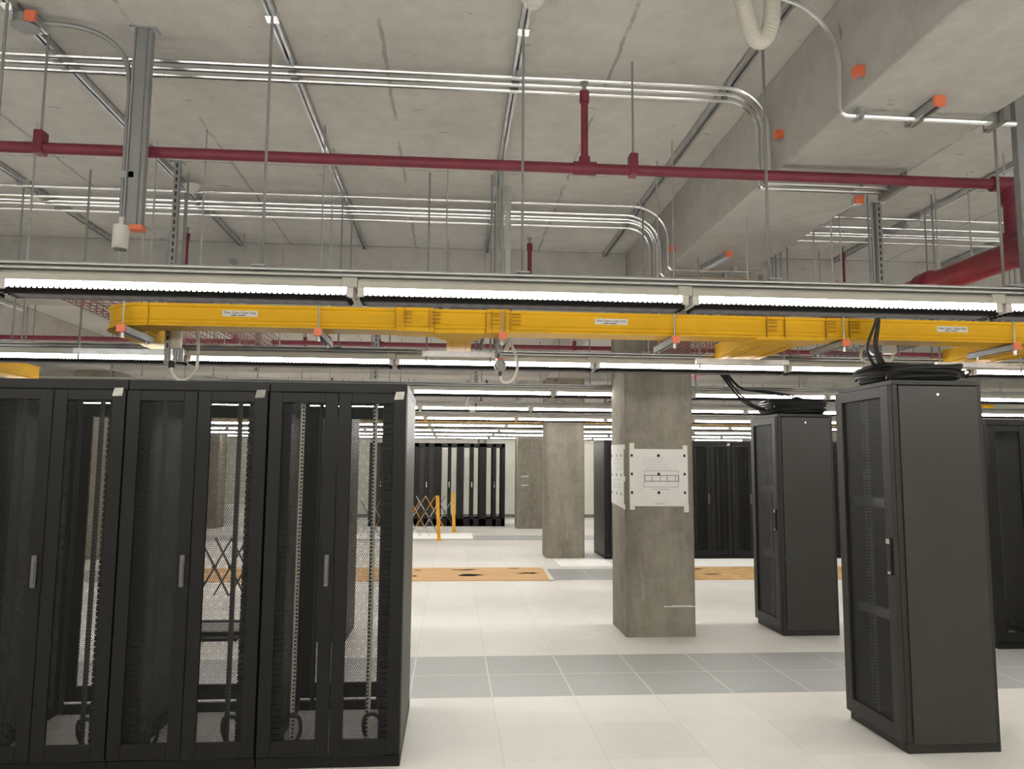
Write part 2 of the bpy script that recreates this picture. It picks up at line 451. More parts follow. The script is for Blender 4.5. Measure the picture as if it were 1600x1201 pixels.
# ------------------------------------------------------------------ ceiling struts (first bay) and soffit struts
def channel(mb, p, q, w=.041, h=.041, t=.005):
    """open channel hung with its mouth down, from p to q along x or y"""
    p, q = Vector(p), Vector(q); d = (q-p).normalized(); a = Vector((-d.y, d.x, 0))
    mb.bar(p+Vector((0, 0, h/2-t/2)), q+Vector((0, 0, h/2-t/2)), w, t)
    for s in (-1, 1):
        mb.bar(p+a*s*(w/2-t/2), q+a*s*(w/2-t/2), t, h)
        mb.bar(p+a*s*(w/2-.009)+Vector((0, 0, -h/2+t/2)), q+a*s*(w/2-.009)+Vector((0, 0, -h/2+t/2)), .010, t)
    return mb
k = 0
for x in GRID[2:12]:
    if CX0 < x < CX1: continue
    k += 1
    t = thing('ceiling_strut', f'galvanised channel strut under the slab, {ORD[k-1]} from the left, running away', 'strut', (x, 0, CZ-.0205), group='ceiling struts')
    channel(MB(), (0, -1, 0), (0, 7.44, 0)).build('channel', 'galvanised', t)
    for y in (1.0, 3.5, 5.9):
        MB().box(-.028, .028, y-.03, y+.03, -.027, .0205).build('bracket', 'conduit_steel', t)
k = 0
for x in GRID[1:12]:
    if CX0 < x < CX1: continue
    k += 1
    t = thing('soffit_strut', f'short channel with orange end cap under the first cross beam, {ORD[k-1]} from the left', 'strut', (x, 7.28, SOF-.0205), group='capped struts under the cross beam')
    channel(MB(), (0, 0, 0), (0, .95, 0)).build('channel', 'galvanised', t)
    MB().box(-.024, .024, -.012, .006, -.024, .022).build('end_cap', 'orange_plastic', t)
def capped(loc, d, n, label, cap=.024):
    """short strut with one orange cap; starts at loc and runs n metres along d"""
    t = thing('capped_strut', label, 'strut', loc)
    channel(MB(), (0, 0, 0), (d[0]*n, d[1]*n, 0)).build('channel', 'galvanised', t)
    a = Vector((d[0], d[1], 0))
    MB().bar(a*-.014, a*.004, cap*2, cap*2).build('end_cap', 'orange_plastic', t)
    return t
capped((2.05, 5.43, SOF-.0205), (-.12, 1), .5, 'short channel with orange cap under the long beam, over the near lights')
capped((2.083, 3.0, SOF-.0205), (0, 1), .22, 'orange-capped clip holding the single conduit under the beam')
capped((2.357, 4.15, SOF-.0205-.025), (0, 1), .05, 'small orange-capped clip beside the red pipe under the beam')
capped((-2.0, 3.55, CZ-.0205-.041), (0, 1), .12, 'orange-capped clip above the junction box at top left')
def face_clip(y, z, label):
    t = thing('conduit_clip', label, 'clip', (CX0, y, z))
    MB().box(-.03, 0, -.012, .012, -.03, -.018).build('channel', 'galvanised', t)
    MB().box(-.04, 0, -.02, .02, -.022, .022).build('end_cap', 'orange_plastic', t)
face_clip(3.0, 3.374, 'orange-capped clip on the beam face beside the single bent conduit')
face_clip(3.80, 3.448, 'orange-capped clip on the beam face beside the triple bent conduits')
face_clip(5.78, 3.386, 'orange-capped clip on the beam face at the far conduit bends')

# ------------------------------------------------------------------ conduits
def conduit_run(y, zc, left, r=.0125, drop=True, rb=.16, off=0.0, label='', grp=None, right=None):
    """along x under the slab, down the beam face, under the beam"""
    xf = CX0-.03-off; zs = SOF-.035-off
    pts = [(left, y, zc)] + [tuple(p) for p in arc((xf-rb, y, zc-rb), rb, PI/2, 0, 8)]
    pts += [tuple(p) for p in arc((xf+.03, y, zs+.03), .03, PI, 1.5*PI, 4)] + [(CX1+.03, y, zs)]
    t = thing('conduit', label, 'conduit', group=grp)
    MB().tube(pts, r, 8).build('pipe', 'conduit_steel', t, smooth=True)
    for x in GRID:
        if left < x < xf-rb: MB().box(x-.022, x+.022, y-.022, y+.022, zc-.005, CZ-.038).build('saddle', 'galvanised', t)
    MB().box(CX1-.2, CX1-.17, y-.025, y+.025, zs-.005, SOF).build('clip', 'galvanised', t)
    return t
for k, y in enumerate((3.90, 3.975, 4.05)):
    conduit_run(y, 3.755-.0*k, -5.93, off=.0, rb=.17+.035*(2-k), label=f'steel conduit of the near triple run bending down the beam, {("nearest", "middle", "farthest")[k]} of three', grp='near triple conduit run')
tag(MB().box(CX1+.0, CX1+.03, 3.86, 4.10, SOF-.07, SOF+.03).build('conduit_plate', 'plate_grey'), 'dark end plate at the beam corner behind the red pipe', 'plate')
tag(MB().box(CX1+.0, CX1+.03, 3.08, 3.22, SOF-.05, SOF+.05).build('conduit_plate', 'plate_grey'), 'dark end plate at the beam corner, end of the single conduit', 'plate')
for k, y in enumerate((5.86, 6.08, 6.19, 6.27, 6.42)):
    conduit_run(y, 3.755, -5.93, off=.0, rb=.2+.03*(4-k) if k else .28, label=f'steel conduit of the far run bending down the beam, {ORD[k]} of five counted away', grp='far conduit run')
for k, y in enumerate((5.95, 6.2, 6.38, 6.45, 6.62)):
    t = thing('conduit', f'steel conduit under the slab right of the long beam, {ORD[k]} of five counted away', 'conduit', group='conduits right of the beam')
    MB().tube([(CX1+.02, y, 3.755), (9.5, y, 3.755)], .0125, 8).build('pipe', 'conduit_steel', t, smooth=True)
    for x in GRID:
        if x > 2.6: MB().box(x-.022, x+.022, y-.022, y+.022, 3.75, CZ-.038).build('saddle', 'galvanised', t)
# the single conduit by the hose
t = thing('conduit', 'single bent conduit on the beam face, running under it near the top edge', 'conduit')
pts = [(-.2+1.2, 3.0, 3.79)] + [(1.25, 3.06, 3.79)] + [tuple(p) for p in arc((1.40, 3.13, 3.47), .315, PI/2, 0, 8)] + [tuple(p) for p in arc((1.745, 3.14, 3.275), .03, PI, 1.5*PI, 4)] + [(2.55, 3.15, 3.245)]
MB().tube(pts, .0125, 8).build('pipe', 'conduit_steel', t, smooth=True)
m = MB()
for x in (1.80, 2.08, 2.43): MB().box(x-.012, x+.012, 3.115, 3.175, 3.228, SOF).build('clip', 'galvanised', t)

# ------------------------------------------------------------------ sprinkler pipes
def red_pipe(y, z, label, sprinklers, hangers, xa=-9, xb=10, r=.028, mat='pipe_red'):
    t = thing('sprinkler_pipe', label, 'pipe', (0, y, z))
    MB().cyl((xa, 0, 0), (xb, 0, 0), r, 12).build('pipe', mat, t, smooth=True)
    for x in sprinklers:
        m = MB().cyl((x, 0, 0), (x, 0, .40), .019, 10)
        m.cyl((x, 0, .36), (x, 0, .42), .026, 10)
        m.cyl((x-.06, 0, 0), (x+.06, 0, 0), .036, 12); m.cyl((x, 0, .02), (x, 0, .06), .03, 12)
        u = m.build('riser', mat, t, smooth=True)
        MB().cyl((x, 0, .41), (x, 0, .47), .012, 8).cyl((x, 0, .465), (x, 0, .472), .022, 10).build('sprinkler_head', 'grey_steel', u, smooth=True)
    for x in hangers:
        top = soffit(x, y) - z
        u = MB().cyl((x, 0, .08), (x, 0, top), .006, 6).build('hanger_rod', 'grey_steel', t, smooth=True)
        MB().box(x-.022, x+.022, -.034, .034, -.034, .085).build('pipe_clamp', mat, u, bevel=.006)
    return t
red_pipe(3.80, 3.22, 'nearest horizontal red sprinkler pipe, crossing the whole ceiling', [.672], [-2.05, .93, -5.0, 3.6, 6.0])
red_pipe(6.60, 3.22, 'red sprinkler pipe in front of the first cross beam', [-2.3, .67, 3.57], [-.9, 2.9])
red_pipe(9.25, 3.12, 'red sprinkler pipe just beyond the first cross beam', [-3.3, -.9, .67, 2.9, 4.2], [-2.6, -1.5, .1, 1.5, 3.3])
red_pipe(12.0, 3.22, 'red sprinkler pipe midway over the second bay', [-2.3, .67, 3.57], [-1.0, 2.9])
red_pipe(14.75, 3.1, 'red sprinkler pipe beyond the second column', [-2.3, .67, 3.57], [-1.0, 2.9])
red_pipe(17.5, 3.1, 'red sprinkler pipe far back over the hardboard floor', [.67, 3.57], [-1.0, 2.9])
t = thing('fire_main', 'thick red fire main running away above the tall right racks', 'pipe', (3.02, 0, 2.83))
MB().cyl((0, 2.6, 0), (0, 16, 0), .075, 20).build('pipe', 'pipe_red_bright', t, smooth=True)
for y in (3.7, 4.55, 7.0, 10.0): MB().cyl((0, y-.05, 0), (0, y+.05, 0), .093, 20).build('coupling', 'pipe_red', t, smooth=True)
m = MB().cyl((0, 3.80, 0), (0, 3.80, .36), .038, 14)
m.cyl((0, 3.80, .28), (0, 3.80, .37), .05, 14); m.cyl((0, 3.80, .05), (0, 3.80, .12), .055, 14); m.cyl((-.1, 3.80, .39), (.1, 3.80, .39), .042, 14)
m.build('riser', 'pipe_red', t, smooth=True)
for y in (5.2, 6.8):
    MB().cyl((0, y, .07), (0, y, CZ-2.83), .007, 6).build('hanger_rod', 'grey_steel', t, smooth=True)
    MB().cyl((0, y-.015, 0), (0, y+.015, 0), .082, 20).build('pipe_clamp', 'grey_steel', t, smooth=True)

# ------------------------------------------------------------------ drop posts with their sockets
def post(x, y, ztop, zbot, w, label, slotted=True):
    t = thing('drop_post', label, 'post', (x, y, zbot))
    MB().box(-w/2, w/2, -.02, .02, 0, ztop-zbot).build('channel', 'slotted_steel' if slotted else 'grey_steel', t, bevel=.003)
    MB().box(-w/2-.03, w/2+.02, -.035, .035, ztop-zbot-.012, ztop-zbot).build('ceiling_plate', 'galvanised', t)
    return t
t = post(-1.545, 3.72, CZ, 2.80, .075, 'wide grey drop post at upper left with white cylinder below it', False)
MB().box(-.045, -.037, -.03, .03, 0, CZ-2.8).build('flange', 'slotted_steel', t)
MB().box(.010, .018, -.03, -.018, 0, CZ-2.8).build('flange', 'grey_steel', t)
MB().box(-.01, .05, -.035, .02, -.012, .012).build('end_cap', 'orange_plastic', t)
t = thing('cylinder_speaker', 'white cylinder hanging under the wide drop post', 'speaker', (-1.592, 3.69, 2.69))
MB().cyl((0, 0, 0), (0, 0, .115), .037, 24).build('body', 'white_plastic', t, bevel=.004, smooth=True)
MB().cyl((0, 0, .115), (0, 0, .155), .013, 12).build('neck', 'white_plastic', t, smooth=True)
MB().cyl((0, 0, -.004), (0, 0, 0), .03, 24).build('grille', 'plate_grey', t)
t = thing('conduit', 'curved conduit from the junction box down the wide drop post', 'conduit')
MB().tube(spline([(-2.02, 3.62, 3.77), (-1.82, 3.66, 3.775), (-1.68, 3.70, 3.72), (-1.612, 3.72, 3.58), (-1.607, 3.72, 3.3), (-1.607, 3.72, 2.82)], 6), .013, 8).build('pipe', 'grey_steel', t, smooth=True)
MB().box(-1.63, -1.555, 3.70, 3.745, 3.05, 3.08).build('clip', 'galvanised', t)
t = thing('junction_box', 'round steel junction box on the ceiling strut at top left', 'box', (-2.05, 3.6, CZ-.041))
MB().cyl((0, 0, -.045), (0, 0, 0), .055, 20).build('body', 'grey_steel', t, smooth=True)
MB().cyl((0, 0, -.05), (0, 0, -.045), .062, 20).build('lid', 'grey_steel', t, smooth=True)

def socket(x, y, z, label, loop, style):
    t = thing('power_drop', label, 'socket', (x, y, z))
    if style == 'round':
        MB().cyl((0, -.03, 0), (0, .03, 0), .045, 24).build('body', 'grey_steel', t, bevel=.004, smooth=True)
        MB().tube([(.034*math.cos(a), -.034, .034*math.sin(a)) for a in [2*PI*i/20 for i in range(20)]], .005, 6, True).build('rim', 'chrome', t, smooth=True)
        MB().cyl((0, 0, -.075), (0, 0, -.04), .013, 12).build('gland', 'rubber_black', t, smooth=True)
        MB().box(-.022, .022, -.02, .02, .04, .06).build('end_cap', 'orange_plastic', t)
    elif style == 'plug':
        MB().cyl((.012, 0, .06), (.012, 0, .22), .037, 20).build('body', 'cream_hose', t, bevel=.004, smooth=True)
        m = MB()
        for dx in (-.035, .012, .05): m.cyl((dx, -.01, -.03), (dx, -.01, .065), .017, 12)
        m.build('plug', 'grey_steel', t, smooth=True)
        MB().cyl((-.012, 0, -.07), (-.012, 0, -.02), .024, 14).build('gland', 'rubber_black', t, smooth=True)
    else:
        MB().box(-.02, .07, -.03, .03, -.035, .04).build('body', 'white_plastic', t, bevel=.006)
        MB().cyl((-.10, -.02, .0), (-.10, .02, .0), .045, 20).build('plug', 'grey_steel', t, smooth=True)
    MB().tube(spline(loop, 8), .011, 8).build('cable', 'cream_hose', t, smooth=True)
    return t
t = post(-1.985, 5.45, CZ, 2.36, .042, 'slotted drop post through the left end of the yellow runner')
socket(-1.925, 5.40, 2.40, 'pale plug hanging by a grey cable loop at the yellow runner\'s left end',
       [(.10, .02, .24), (.145, .02, .15), (.16, .0, .02), (.15, 0, -.08), (.09, 0, -.15), (.03, 0, -.15), (-.01, 0, -.10), (-.012, 0, -.06)], 'plug')
t = post(.345, 5.70, CZ, 2.47, .045, 'slotted drop post behind the middle of the yellow runner')
MB().box(.045, .085, -.02, .02, .3, CZ-2.47).build('conduit', 'conduit_steel', t)
socket(.355, 5.63, 2.41, 'round grey socket with white cable loop on the middle drop post',
       [(.035, .03, .26), (.06, .02, .22), (.11, .01, .1), (.13, 0, .0), (.10, 0, -.09), (.05, 0, -.125), (.01, 0, -.11), (0, 0, -.07)], 'round')
t = thing('hose_stub', 'short white bent hose beside the round socket', 'hose', (.40, 5.62, 2.52))
MB().tube(spline([(.0, .02, .17), (.015, .01, .11), (.012, .0, .05), (-.01, 0, .0)], 6), [.012+.006*math.sin(PI*i/18) for i in range(19)], 8).build('hose', 'cream_hose', t, smooth=True)
t = post(3.42, 5.75, CZ, 2.64, .05, 'slotted drop post behind the cables of the tall right rack')
MB().cyl((-.05, 0, .0), (-.05, 0, CZ-2.64), .013, 8).build('conduit', 'conduit_steel', t, smooth=True)
socket(3.40, 5.68, 2.60, 'white socket box with cable loops behind the tall right rack\'s cables',
       [(.05, 0, .0), (.055, 0, -.05), (.02, 0, -.09), (-.06, 0, -.05), (-.12, 0, .02), (-.19, 0, .0), (-.21, 0, -.06), (-.17, 0, -.10), (-.10, 0, -.10)], 'box')
post(2.80, 3.41, CZ, 2.575, .10, 'near grey drop post at the right picture edge', False)
for (x, y, lab) in ((-2.03, 8.05, 'first drop post beyond the cross beam, left of the runner label'), (.33, 10.6, 'drop post in the second bay above the round socket'), (.30, 14.6, 'far drop post in the third bay'),
                    (-.86, 8.6, 'drop post in the second bay behind the yellow runner'), (3.3, 10.4, 'drop post in the second bay behind the papered column')):
    post(x, y, soffit(x, y), 2.62, .06, lab)
for (x, y, lab) in ((.33, 10.55, 'far cable loop on a drop post above the barriers'), (.30, 14.55, 'farthest cable loop hanging above the far black racks')):
    socket(x, y, 2.56, lab, [(.02, .0, .1), (-.06, .0, .08), (-.12, 0, 0), (-.12, 0, -.08), (-.06, 0, -.15), (0, 0, -.13), (0, 0, -.07)], 'round')
t = thing('cylinder_speaker', 'pale cylinder under the drop post behind the left runner label', 'speaker', (-1.93, 8.0, 2.88))
MB().cyl((0, 0, 0), (0, 0, .30), .05, 20).build('body', 'white_plastic', t, smooth=True)
MB().cyl((-.06, .03, .2), (.0, .0, .2), .012, 10).build('neck', 'white_plastic', t, smooth=True)

# detectors under the slab
def detector(x, y, label):
    t = thing('smoke_detector', label, 'detector', (x, y, CZ-.041))
    MB().cyl((0, 0, -.02), (0, 0, 0), .058, 24).build('base', 'white_plastic', t, smooth=True)
    MB().tube([(0, 0, -.02), (0, 0, -.045), (0, 0, -.06)], [.05, .045, .028], 24).build('head', 'white_plastic', t, smooth=True)
detector(.335, 3.20, 'white smoke detector at the top picture edge on the middle strut')
detector(-3.30, 6.12, 'white smoke detector on the far left strut')
detector(-2.0, 5.785, 'white smoke detector beside the left slotted drop post')
detector(3.90, 6.02, 'white smoke detector right of the long beam')

# white corrugated hose
t = thing('corrugated_hose', 'thick white corrugated hose hanging in a loop at the top', 'hose', (1.25, 2.9, 3.42))
cen = spline([(-.085, .06, .40), (-.078, .03, .28), (-.062, 0, .15), (-.035, 0, .045), (0, 0, .012), (.035, 0, .045), (.055, 0, .14), (.062, .02, .28), (.065, .05, .40)], 14)
MB().tube(cen, [.036 if i % 3 else .0335 for i in range(len(cen))], 14).build('hose', 'cream_hose', t, smooth=True)
for q in ((-.085, .06), (.065, .05)): MB().cyl((*q, .385), (*q, .40), .048, 16).build('collar', 'plate_grey', t)

# ------------------------------------------------------------------ yellow cable runner
RY, RZ = 4.85, 2.512
t = thing('cable_runner', 'yellow plastic fibre cable runner spanning the hall above the racks', 'cable tray', (0, RY, RZ))
W, H = .085, .14
prof = [(-W-.012, 0), (W+.012, 0), (W+.012, .012), (W, .02), (W, .034), (W+.004, .04), (W, .046), (W, H-.022), (W+.012, H-.016), (W+.012, H), (-W-.012, H), (-W-.012, H-.016), (-W, H-.022), (-W, .046), (-W-.004, .04), (-W, .034), (-W, .02), (-W-.012, .012)]
def run(path, name='channel'): return MB().sweep(prof, path).build(name, 'runner_yellow', t)
run([(-1.86, 0, 0), (-.36, 0, 0)]); run([(.36, 0, 0), (2.04, 0, 0)]); run([(2.60, 0, 0), (3.86, 0, 0)]); run([(4.30, 0, 0), (6.8, 0, 0)])
run([tuple(p) for p in arc((-1.86, .27, 0), .27, 1.5*PI, PI, 10, v=(0, 1, 0))], 'elbow')
run([(-2.13, .27, 0), (-2.13, .93, 0)], 'branch')
MB().sweep([(-W-.016, -.006), (W+.016, -.006), (W+.016, .02), (W+.006, .03), (W+.006, H-.02), (W+.016, H-.012), (W+.016, H+.006), (-W-.016, H+.006), (-W-.016, 0)], [(-.36, 0, 0), (-.12, 0, 0)]).build('coupling', 'runner_yellow', t)
MB().sweep([(-W-.016, -.006), (W+.016, -.006), (W+.016, .02), (W+.006, .03), (W+.006, H-.02), (W+.016, H-.012), (W+.016, H+.006), (-W-.016, H+.006), (-W-.016, 0)], [(.21, 0, 0), (.36, 0, 0)]).build('coupling', 'runner_yellow', t)
def tee(x0, x1, xb, wb, reach, drop):
    m = MB().sweep(prof, [(x0, 0, 0), (x1, 0, 0)])
    # flared mouth of the branch, then the branch itself
    m.add([(xb-wb-.07, W, -.012), (xb+wb+.07, W, -.012), (xb+wb, W+.12, -.012), (xb-wb, W+.12, -.012),
           (xb-wb-.07, W, H-.02), (xb+wb+.07, W, H-.02), (xb+wb, W+.12, H-.02), (xb-wb, W+.12, H-.02)],
          [(3, 2, 1, 0), (4, 5, 6, 7), (0, 1, 5, 4), (1, 2, 6, 5), (2, 3, 7, 6), (3, 0, 4, 7)])
    m.add([(xb-wb-.07, -W-.01, -.012), (xb+wb+.07, -W-.01, -.012), (xb+wb+.07, W, -.012), (xb-wb-.07, W, -.012),
           (xb-wb-.07, -W-.01, .004), (xb+wb+.07, -W-.01, .004), (xb+wb+.07, W, .004), (xb-wb-.07, W, .004)],
          [(3, 2, 1, 0), (4, 5, 6, 7), (0, 1, 5, 4), (1, 2, 6, 5), (2, 3, 7, 6), (3, 0, 4, 7)])
    u = m.build('tee', 'runner_yellow', t)
    pf = [(-wb, 0), (wb, 0), (wb, .012), (wb-.01, .02), (wb-.01, H-.03), (wb, H-.02), (-wb, H-.02), (-wb+.01, H-.03), (-wb+.01, .02), (-wb, .012)]
    MB().sweep([(a, b-drop) for a, b in pf], [(xb, W+.11, 0), (xb, reach, 0)]).build('branch', 'runner_yellow', t)
    for s in (-.55, .55): MB().box(xb+s*wb-.002, xb+s*wb+.002, W+.11, reach, -drop-.004, -drop).build('seam', 'runner_seam', t)
tee(-.12, .21, .042, .085, .75, .012)
tee(2.04, 2.60, 2.20, .16, .93, .012)
tee(3.86, 4.3, 4.08, .16, .93, .012)
for x in (-.36, -.30, -.15, -.12, .21, .245, .33, .36, 2.04, 2.16, 2.44, 2.60):
    MB().box(x-.002, x+.002, -W-.0185, -W+.002, .0, H+.004).build('seam', 'runner_seam', t)
for x in (-.28, -.10, .27, .41, 2.09, 2.49, 2.65):
    for z in (.05, .075, .1, .115): MB().box(x-.035, x+.02, -W-.019, -W+.002, z, z+.0022).build('rib', 'runner_seam', t)
for x in (-.31, .36, -.08, .22): MB().cyl((x, -W-.004, H+.004), (x, -W-.004, H+.02), .014, 10).build('bolt', 'rubber_black', t)
def text_mesh(body, size, loc, parent, mat, name='lettering'):
    cu = bpy.data.curves.new(name, 'FONT'); cu.body = body; cu.size = size; cu.align_x = 'CENTER'; cu.align_y = 'CENTER'; cu.extrude = .0004
    o = bpy.data.objects.new(name, cu); COL.objects.link(o)
    dg = bpy.context.evaluated_depsgraph_get(); me = bpy.data.meshes.new_from_object(o.evaluated_get(dg))
    bpy.data.objects.remove(o); me.materials.clear(); me.materials.append(MATS[mat])
    n = bpy.data.objects.new(name, me); COL.objects.link(n); n.parent = parent
    n.rotation_euler = (PI/2, 0, 0); n.location = loc
    return n
for x in (-1.316, 1.014, 3.318, 5.6):
    u = MB().box(x-.107, x+.107, -W-.0025, -W+.001, .066, .104).build('label_plate', 'paper', t)
    text_mesh('Fiber Optic Cable Only', .0205, (x, -W-.003, .089), u, 'ink')
    MB().box(x-.055, x-.02, -W-.003, -W, .071, .0755).box(x-.012, x+.035, -W-.003, -W, .071, .0755).build('small_print', 'ink', u)
for x in (-2.0, -.83, .31, 1.42, 2.55, 3.73, 4.9):
    u = channel(MB(), (x, -.13, -.03), (x, .33, -.03)).build('trapeze', 'grey_steel', t)
    top = soffit(x, RY) - RZ
    for yy in (-.115, .25): MB().cyl((x, yy, -.07), (x, yy, top), 0.0055, 6).build('hanger_rod', 'galvanised', u, smooth=True)
    MB().box(x-.024, x+.024, -.145, -.125, -.052, -.006).build('end_cap', 'orange_plastic', u)
    MB().cyl((x, -.115, -.085), (x, -.115, -.055), .013, 6).build('nut', 'chrome', u)
# branch trapezes
for x, y, wd in ((.042, .62, .26), (2.20, .75, .36), (-2.33, .80, .38), (4.08, .7, .36)):
    u = MB().box(x-wd, x+wd, y-.02, y+.02, -.06, -.024).build('trapeze', 'galvanised', t)
    top = soffit(x-wd+.03, RY+y) - RZ
    top2 = soffit(x+wd-.03, RY+y) - RZ
    MB().cyl((x-wd+.03, y, -.10), (x-wd+.03, y, top), .0075, 6).build('hanger_rod', 'grey_steel', u, smooth=True)
    MB().cyl((x+wd-.03, y, -.10), (x+wd-.03, y, top2), .0075, 6).build('hanger_rod', 'grey_steel', u, smooth=True)
# far runners
for (y, z, xa, xb, lab) in ((14.9, 2.50, -9, 9.8, 'far yellow cable runner crossing beyond the second column'),):
    r = thing('cable_runner', lab, 'cable tray', (0, y, z))
    MB().sweep(prof, [(xa, 0, 0), (xb, 0, 0)]).build('channel', 'runner_yellow', r)
    for x in (-2.1, .3, 3.9): MB().cyl((x, 0, .1), (x, 0, CZ-z), .008, 6).build('hanger_rod', 'grey_steel', r)
for (x, ya, yb, z, lab) in ((-4.3, 6.1, 8.1, 2.5, 'yellow runner branch at the far left edge above the rack row'), (8.1, 10.9, 12.9, 2.5, 'yellow runner branch beyond the tall right rack, at the right edge')):
    r = thing('cable_runner', lab, 'cable tray', (x, 0, z))
    MB().sweep(prof, [(0, ya, 0), (0, yb, 0)]).build('channel', 'runner_yellow', r)
    for y in (ya+.75, yb-.2): MB().cyl((0, y, .1), (0, y, soffit(x, y)-z), .008, 6).build('hanger_rod', 'grey_steel', r)

# ------------------------------------------------------------------ wire baskets
def basket(x0, x1, y0, y1, z, mat, label, depth=.09):
    t = thing('wire_basket', label, 'cable basket', (0, 0, z)); m = MB(); r = .003
    nx = max(2, round((x1-x0)/.06)); ny = max(2, round((y1-y0)/.1))
    for i in range(nx+1):
        x = x0+(x1-x0)*i/nx; m.bar((x, y0, 0), (x, y1, 0), .005, .005)
    for s, x in ((0, x0), (1, x1)):
        for zz in (.045, depth): m.bar((x, y0, zz), (x, y1, zz), .005, .005)
    for j in range(ny+1):
        y = y0+(y1-y0)*j/ny
        m.bar((x0, y, 0), (x1, y, 0), .005, .005); m.bar((x0, y, 0), (x0, y, depth), .005, .005, (0, 1, 0)); m.bar((x1, y, 0), (x1, y, depth), .005, .005, (0, 1, 0))
    m.build('mesh', mat, t)
    for y in ((y0+.12, y1-.2) if y1-y0 > 1 else (y0+.1, y1-.1)):
        u = MB().box(x0-.05, x1+.05, y-.02, y+.02, -.045, -.004).build('trapeze', 'grey_steel', t)
        for x in (x0-.035, x1+.035): MB().cyl((x, y, -.06), (x, y, soffit(x, y)-z), 0.0055, 6).build('hanger_rod', 'galvanised', u, smooth=True)
    return t
basket(-2.62, -2.14, 4.75, 7.35, 2.76, 'basket_red', 'left one of two red wire baskets above the yellow runner\'s left end')
basket(-1.93, -1.64, 4.75, 7.35, 2.76, 'basket_red', 'right one of two red wire baskets above the yellow runner\'s left end')
basket(-.02, .26, 5.15, 7.35, 2.74, 'basket_dark', 'narrow dark wire basket above the yellow tee')
basket(1.92, 2.42, 4.55, 7.35, 2.76, 'basket_red', 'red wire basket under the long beam by the column')
basket(3.66, 4.15, 5.2, 7.35, 2.76, 'basket_dark', 'dark wire basket above the runner at the right edge')

# ------------------------------------------------------------------ wide mesh-door racks
def leaf(root, x0, x1, y, mat, handle, out=-1, z0=.07, z1=2.085, st=.073, tp=.058, bt=.085):
    """one door leaf in the plane y; out is the side it faces"""
    th = .022
    ya, yb = (y-th, y) if out < 0 else (y, y+th)
    m = MB().box(x0, x0+st, ya, yb, z0, z1).box(x1-st, x1, ya, yb, z0, z1).box(x0+st, x1-st, ya, yb, z1-tp, z1).box(x0+st, x1-st, ya, yb, z0, z0+bt)
    d = m.build('door', 'rack_black', root, bevel=.003)
    ym = (ya+yb)/2
    MB().add([(x0+st, ym, z0+bt), (x1-st, ym, z0+bt), (x1-st, ym, z1-tp), (x0+st, ym, z1-tp)], [(0, 1, 2, 3)]).build('mesh_panel', mat, d)
    if handle:
        xh = x1-st/2
        h = MB().box(xh-.013, xh+.013, ya-.014, ya, .99, 1.165); h.box(xh-.009, xh+.009, ya-.024, ya-.012, 1.01, 1.13)
        h.build('handle', 'handle_grey', d, bevel=.004)
    return d
def make_wide(rail):
    r = thing('network_rack', '', 'server rack')
    Wd, D, Hh = .786, 1.05, 2.145
    m = MB().box(0, Wd, 0, D, Hh-.055, Hh)                               # roof
    m.box(0, Wd, 0, .04, 0, .06).box(0, Wd, D-.04, D, 0, .06).box(0, .04, .04, D-.04, 0, .06).box(Wd-.04, Wd, .04, D-.04, 0, .06)
    for x in (.003, Wd-.038):
        for y in (.003, D-.038): m.box(x, x+.035, y, y+.035, .06, Hh-.05)
    m.build('frame', 'rack_black', r, bevel=.003)
    for x in (0, Wd-.012): MB().box(x, x+.012, .04, D-.04, .06, Hh-.055).build('side_panel', 'panel_grey', r)
    leaf(r, .003, Wd/2-.002, 0, 'mesh_front', True); leaf(r, Wd/2+.002, Wd-.003, 0, 'mesh_front', False)
    leaf(r, .003, Wd-.003, D, 'mesh_rear', False, 1, st=.125, tp=.09, bt=.10)
    for x in (.16, .59):
        for y in (.14, .80):
            MB().box(x-.014, x+.014, y, y+.004, .065, 2.09).box(x-.014, x-.010, y, y+.05, .065, 2.09).build('mounting_rail', rail if y < .5 else 'punched_dark', r)
    for x in (.04, .655):
        m = MB().box(x, x+.07, .145, .15, .065, 2.08)
        for s in (x, x+.067): m.box(s, s+.003, .09, .145, .065, 2.08)
        for i in range(60): m.box(x, x+.07, .07, .09, .10+i*.0325, .125+i*.0325)
        m.build('cable_manager', 'rack_black', r)
    MB().box(.70, .774, .30, .80, .10, 2.06).build('cable_tray', 'rack_charcoal', r)
    for x0, s in ((.12, 1), (.66, -1)):
        m = MB().tube(spline([(x0, .16, .065), (x0-.02*s, .14, .16), (x0+.02*s, .12, .24), (x0+.08*s, .12, .235), (x0+.09*s, .14, .15), (x0+.05*s, .17, .065)], 6), .011, 8)
        m.build('cable_loop', 'cable_black', r, smooth=True)
    return r
wide = make_wide('punched_dark'); zinc = make_wide('punched_zinc')
RX = [-2.622-.007, -1.836-.0035, -1.050+.003]
labels = ['wide black mesh-door rack at the left picture edge', 'wide black mesh-door rack, middle of the near left row', 'wide black mesh-door rack at the right end of the near left row']
for k, (x, lb) in enumerate(zip(RX, labels)):
    if k == 0:
        wide.location = (x, 4.487, 0); wide['label'] = lb; o = wide; wide['group'] = 'near left rack row'
    elif k == 1: o = dup(wide, (x, 4.487, 0), lb)
    else:
        o = zinc; o.location = (x, 4.487, 0); o['label'] = lb; o['group'] = 'near left rack row'
    tg = MB().add([(.71, -.026, 2.05), (.765, -.026, 2.052), (.772, -.027, 2.098), (.722, -.026, 2.096)], [(0, 1, 2, 3)])
    tg.build('paper_tag', 'tag_paper', o)['label'] = 'small pale paper tag stuck at the top corner'
dup(wide, (RX[0]-.7895, 4.487, 0), 'wide black mesh-door rack continuing the near left row beyond the picture edge')
